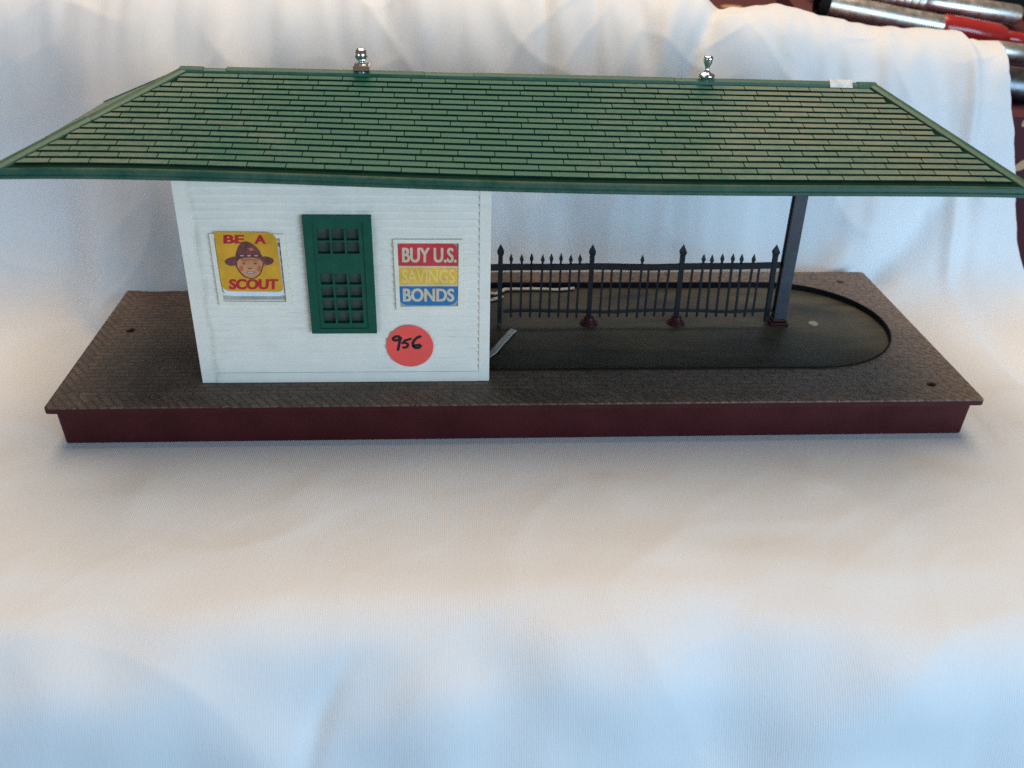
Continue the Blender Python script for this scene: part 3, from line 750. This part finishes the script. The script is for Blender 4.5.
# ---------------------------------------------------- things behind the cloth
mb = MB(); mb.box(-1.6, 1.6, .262, 1.6, -.6, .079); mb.box(.262, 1.6, .200, .250, -.6, .0672); mb.box(.262, 1.6, .2501, .2619, -.6, .0735)
def mound(x0, x1, y0, y1, za, zb_, zc, zd):     # rumpled cloth heaped under the tools
    mb.hexa([(x0,y0,.07),(x1,y0,.07),(x1,y1,.07),(x0,y1,.07),(x0,y0,za),(x1,y0,zb_),(x1,y1,zc),(x0,y1,zd)])
mound(.19, .365, .288, .348, .1052, .0800, .0985, .1160)
mound(.285, .44, .2555, .280, .0895, .0705, .0705, .0895)
mb.box(.350, .42, .3085, .33, .07, .0905)
mb.box(-1.6, 1.6, -.225, .262, -.6, -.30)
for lx, lz, ls, la in ((.3035,.040,.0062,.6),(.2985,.066,.0050,1.0),(.325,.020,.007,.3)):
    mb.poly([(lx+ls*(math.cos(t)*math.cos(la)*1.0-math.sin(t)*.45*math.sin(la)), .1996, lz+ls*(math.cos(t)*math.sin(la)+math.sin(t)*.45*math.cos(la))) for t in [2*PI*k/14 for k in range(14)]], 1)
tag(mb.build('table', [M['red'], mat('printed_tan_leaf', (.62,.36,.20), .8)], None), kind='structure')

def rod(name, p0, p1, prof, m, label, cat, parts=()):
    """profile of (radius, 0..1 along) turned about the line p0-p1; parts carry their own material"""
    p0, p1 = Vector(p0), Vector(p1); L = (p1-p0).length; ax = (p1-p0)/L
    e = bpy.data.objects.new(name, None); C.objects.link(e); e.location = p0; e.empty_display_size = .01; tag(e, label, cat)
    for nm, pf_, mm in ((('tube' if parts else 'barrel'), prof, m),)+tuple(parts):
        mb = MB(); mb.lathe([(r, z*L) for r, z in pf_], (0,0,0), 26, 0, ax); mb.build(nm, mm, e)
    return e
rod('pump_tool', (.205,.300,.1125), (.347,.302,.0905), [(0,0),(.0062,0),(.0066,.02),(.0066,.30),(.0063,.31),(.0063,.62)], M['steel'],
    'silver metal tube with a red sleeve lying just behind the top of the cloth', 'hand tool',
    (('sleeve', [(.0064,.56),(.0074,.58),(.0078,.66),(.0078,.84),(.0060,.875),(.0045,.89)], M['redpl']), ('nozzle', [(.0045,.885),(.0048,.90),(.0052,.95),(.0040,.985),(0,1)], M['redpl']),
     ('collar', [(.0064,-.03),(.0072,-.02),(.0072,.012),(.0064,.02)], M['black'])))
knurl = []
for k in range(9): knurl += [(.0056,.22+k*.035),(.0066,.232+k*.035),(.0066,.244+k*.035),(.0056,.254+k*.035)]
rod('chrome_rod', (.205,.326,.1205), (.352,.330,.1030), [(0,0),(.0056,0)]+knurl+[(.0056,.60),(.0064,.62),(.0064,.985),(.0056,1),(0,1)], M['steel'],
    'silver metal rod with a beaded grip behind the red sleeved tube', 'hand tool')
rod('socket', (.357,.318,.0985), (.400,.320,.093), [(0,0),(.0060,0),(.0068,.05),(.0068,.9),(.0060,1),(0,1)], M['steel'],
    'short bright metal socket at the top right edge beyond the rod end', 'socket')
rod('ratchet_bar', (.300,.262,.0930), (.42,.268,.0790), [(0,0),(.0050,0),(.0055,.03),(.0055,.20),(.0038,.22),(.0038,.27),(.0055,.29),(.0055,.97),(0,1)], M['steel'],
    'shiny grooved metal bar poking out beside the right edge of the cloth', 'hand tool')
rod('grey_pipe', (.285,.236,.0790), (.42,.242,.0660), [(0,0),(.0095,0),(.0105,.04),(.0105,.96),(.0095,1),(0,1)], M['darksteel'],
    'dull dark grey pipe below the shiny bar at the right edge', 'pipe')
mb = MB(); mb.box(.31, .46, .40, .48, .079, .118); tag(mb.build('black_case', M['black'], None, bevel=.004), 'black case behind the metal tools at the top right', 'case')

# -------------------------------------------------------------------- camera
cam = bpy.data.cameras.new('camera'); co = bpy.data.objects.new('camera', cam); C.objects.link(co); S.camera = co
co.location = (-.030128, -.324054, .196010); co.rotation_euler = (1.0492639, -.0240609, -.0574700)
cam.sensor_width = 36; cam.lens = 36*942.836/1024; cam.clip_start = .01; cam.clip_end = 50
cam.dof.use_dof = True; cam.dof.focus_distance = .385; cam.dof.aperture_fstop = 13

# -------------------------------------------------------------------- lights
def area(name, loc, aim, size, power, col, sy=None):
    l = bpy.data.lights.new(name, 'AREA'); l.energy = power; l.color = col; l.size = size
    if sy: l.shape = 'RECTANGLE'; l.size_y = sy
    o = bpy.data.objects.new(name, l); C.objects.link(o); o.location = loc
    o.rotation_euler = (Vector(aim)-Vector(loc)).to_track_quat('-Z', 'Y').to_euler(); return o
area('ceiling_lamp', (.02, .46, 1.12), (0,.0,0), 1.1, 17.4, (1,.80,.60))
area('window_right', (.80, -.95, .16), (.05,.1,.03), .8, 13.6, (.44,.73,1), .6)
area('window_left', (-.75, -.85, .16), (-.05,.1,.03), .5, 2.8, (.38,.69,1), .5)
wd = bpy.data.worlds.new('World'); S.world = wd; wd.use_nodes = True
wd.node_tree.nodes['Background'].inputs[0].default_value = (1,.78,.64,1); wd.node_tree.nodes['Background'].inputs[1].default_value = .145
S.view_settings.view_transform = 'Standard'; S.view_settings.look = 'None'; S.view_settings.exposure = 0; S.view_settings.gamma = 1
S.cycles.max_bounces = 8
S.cycles.use_denoising = False
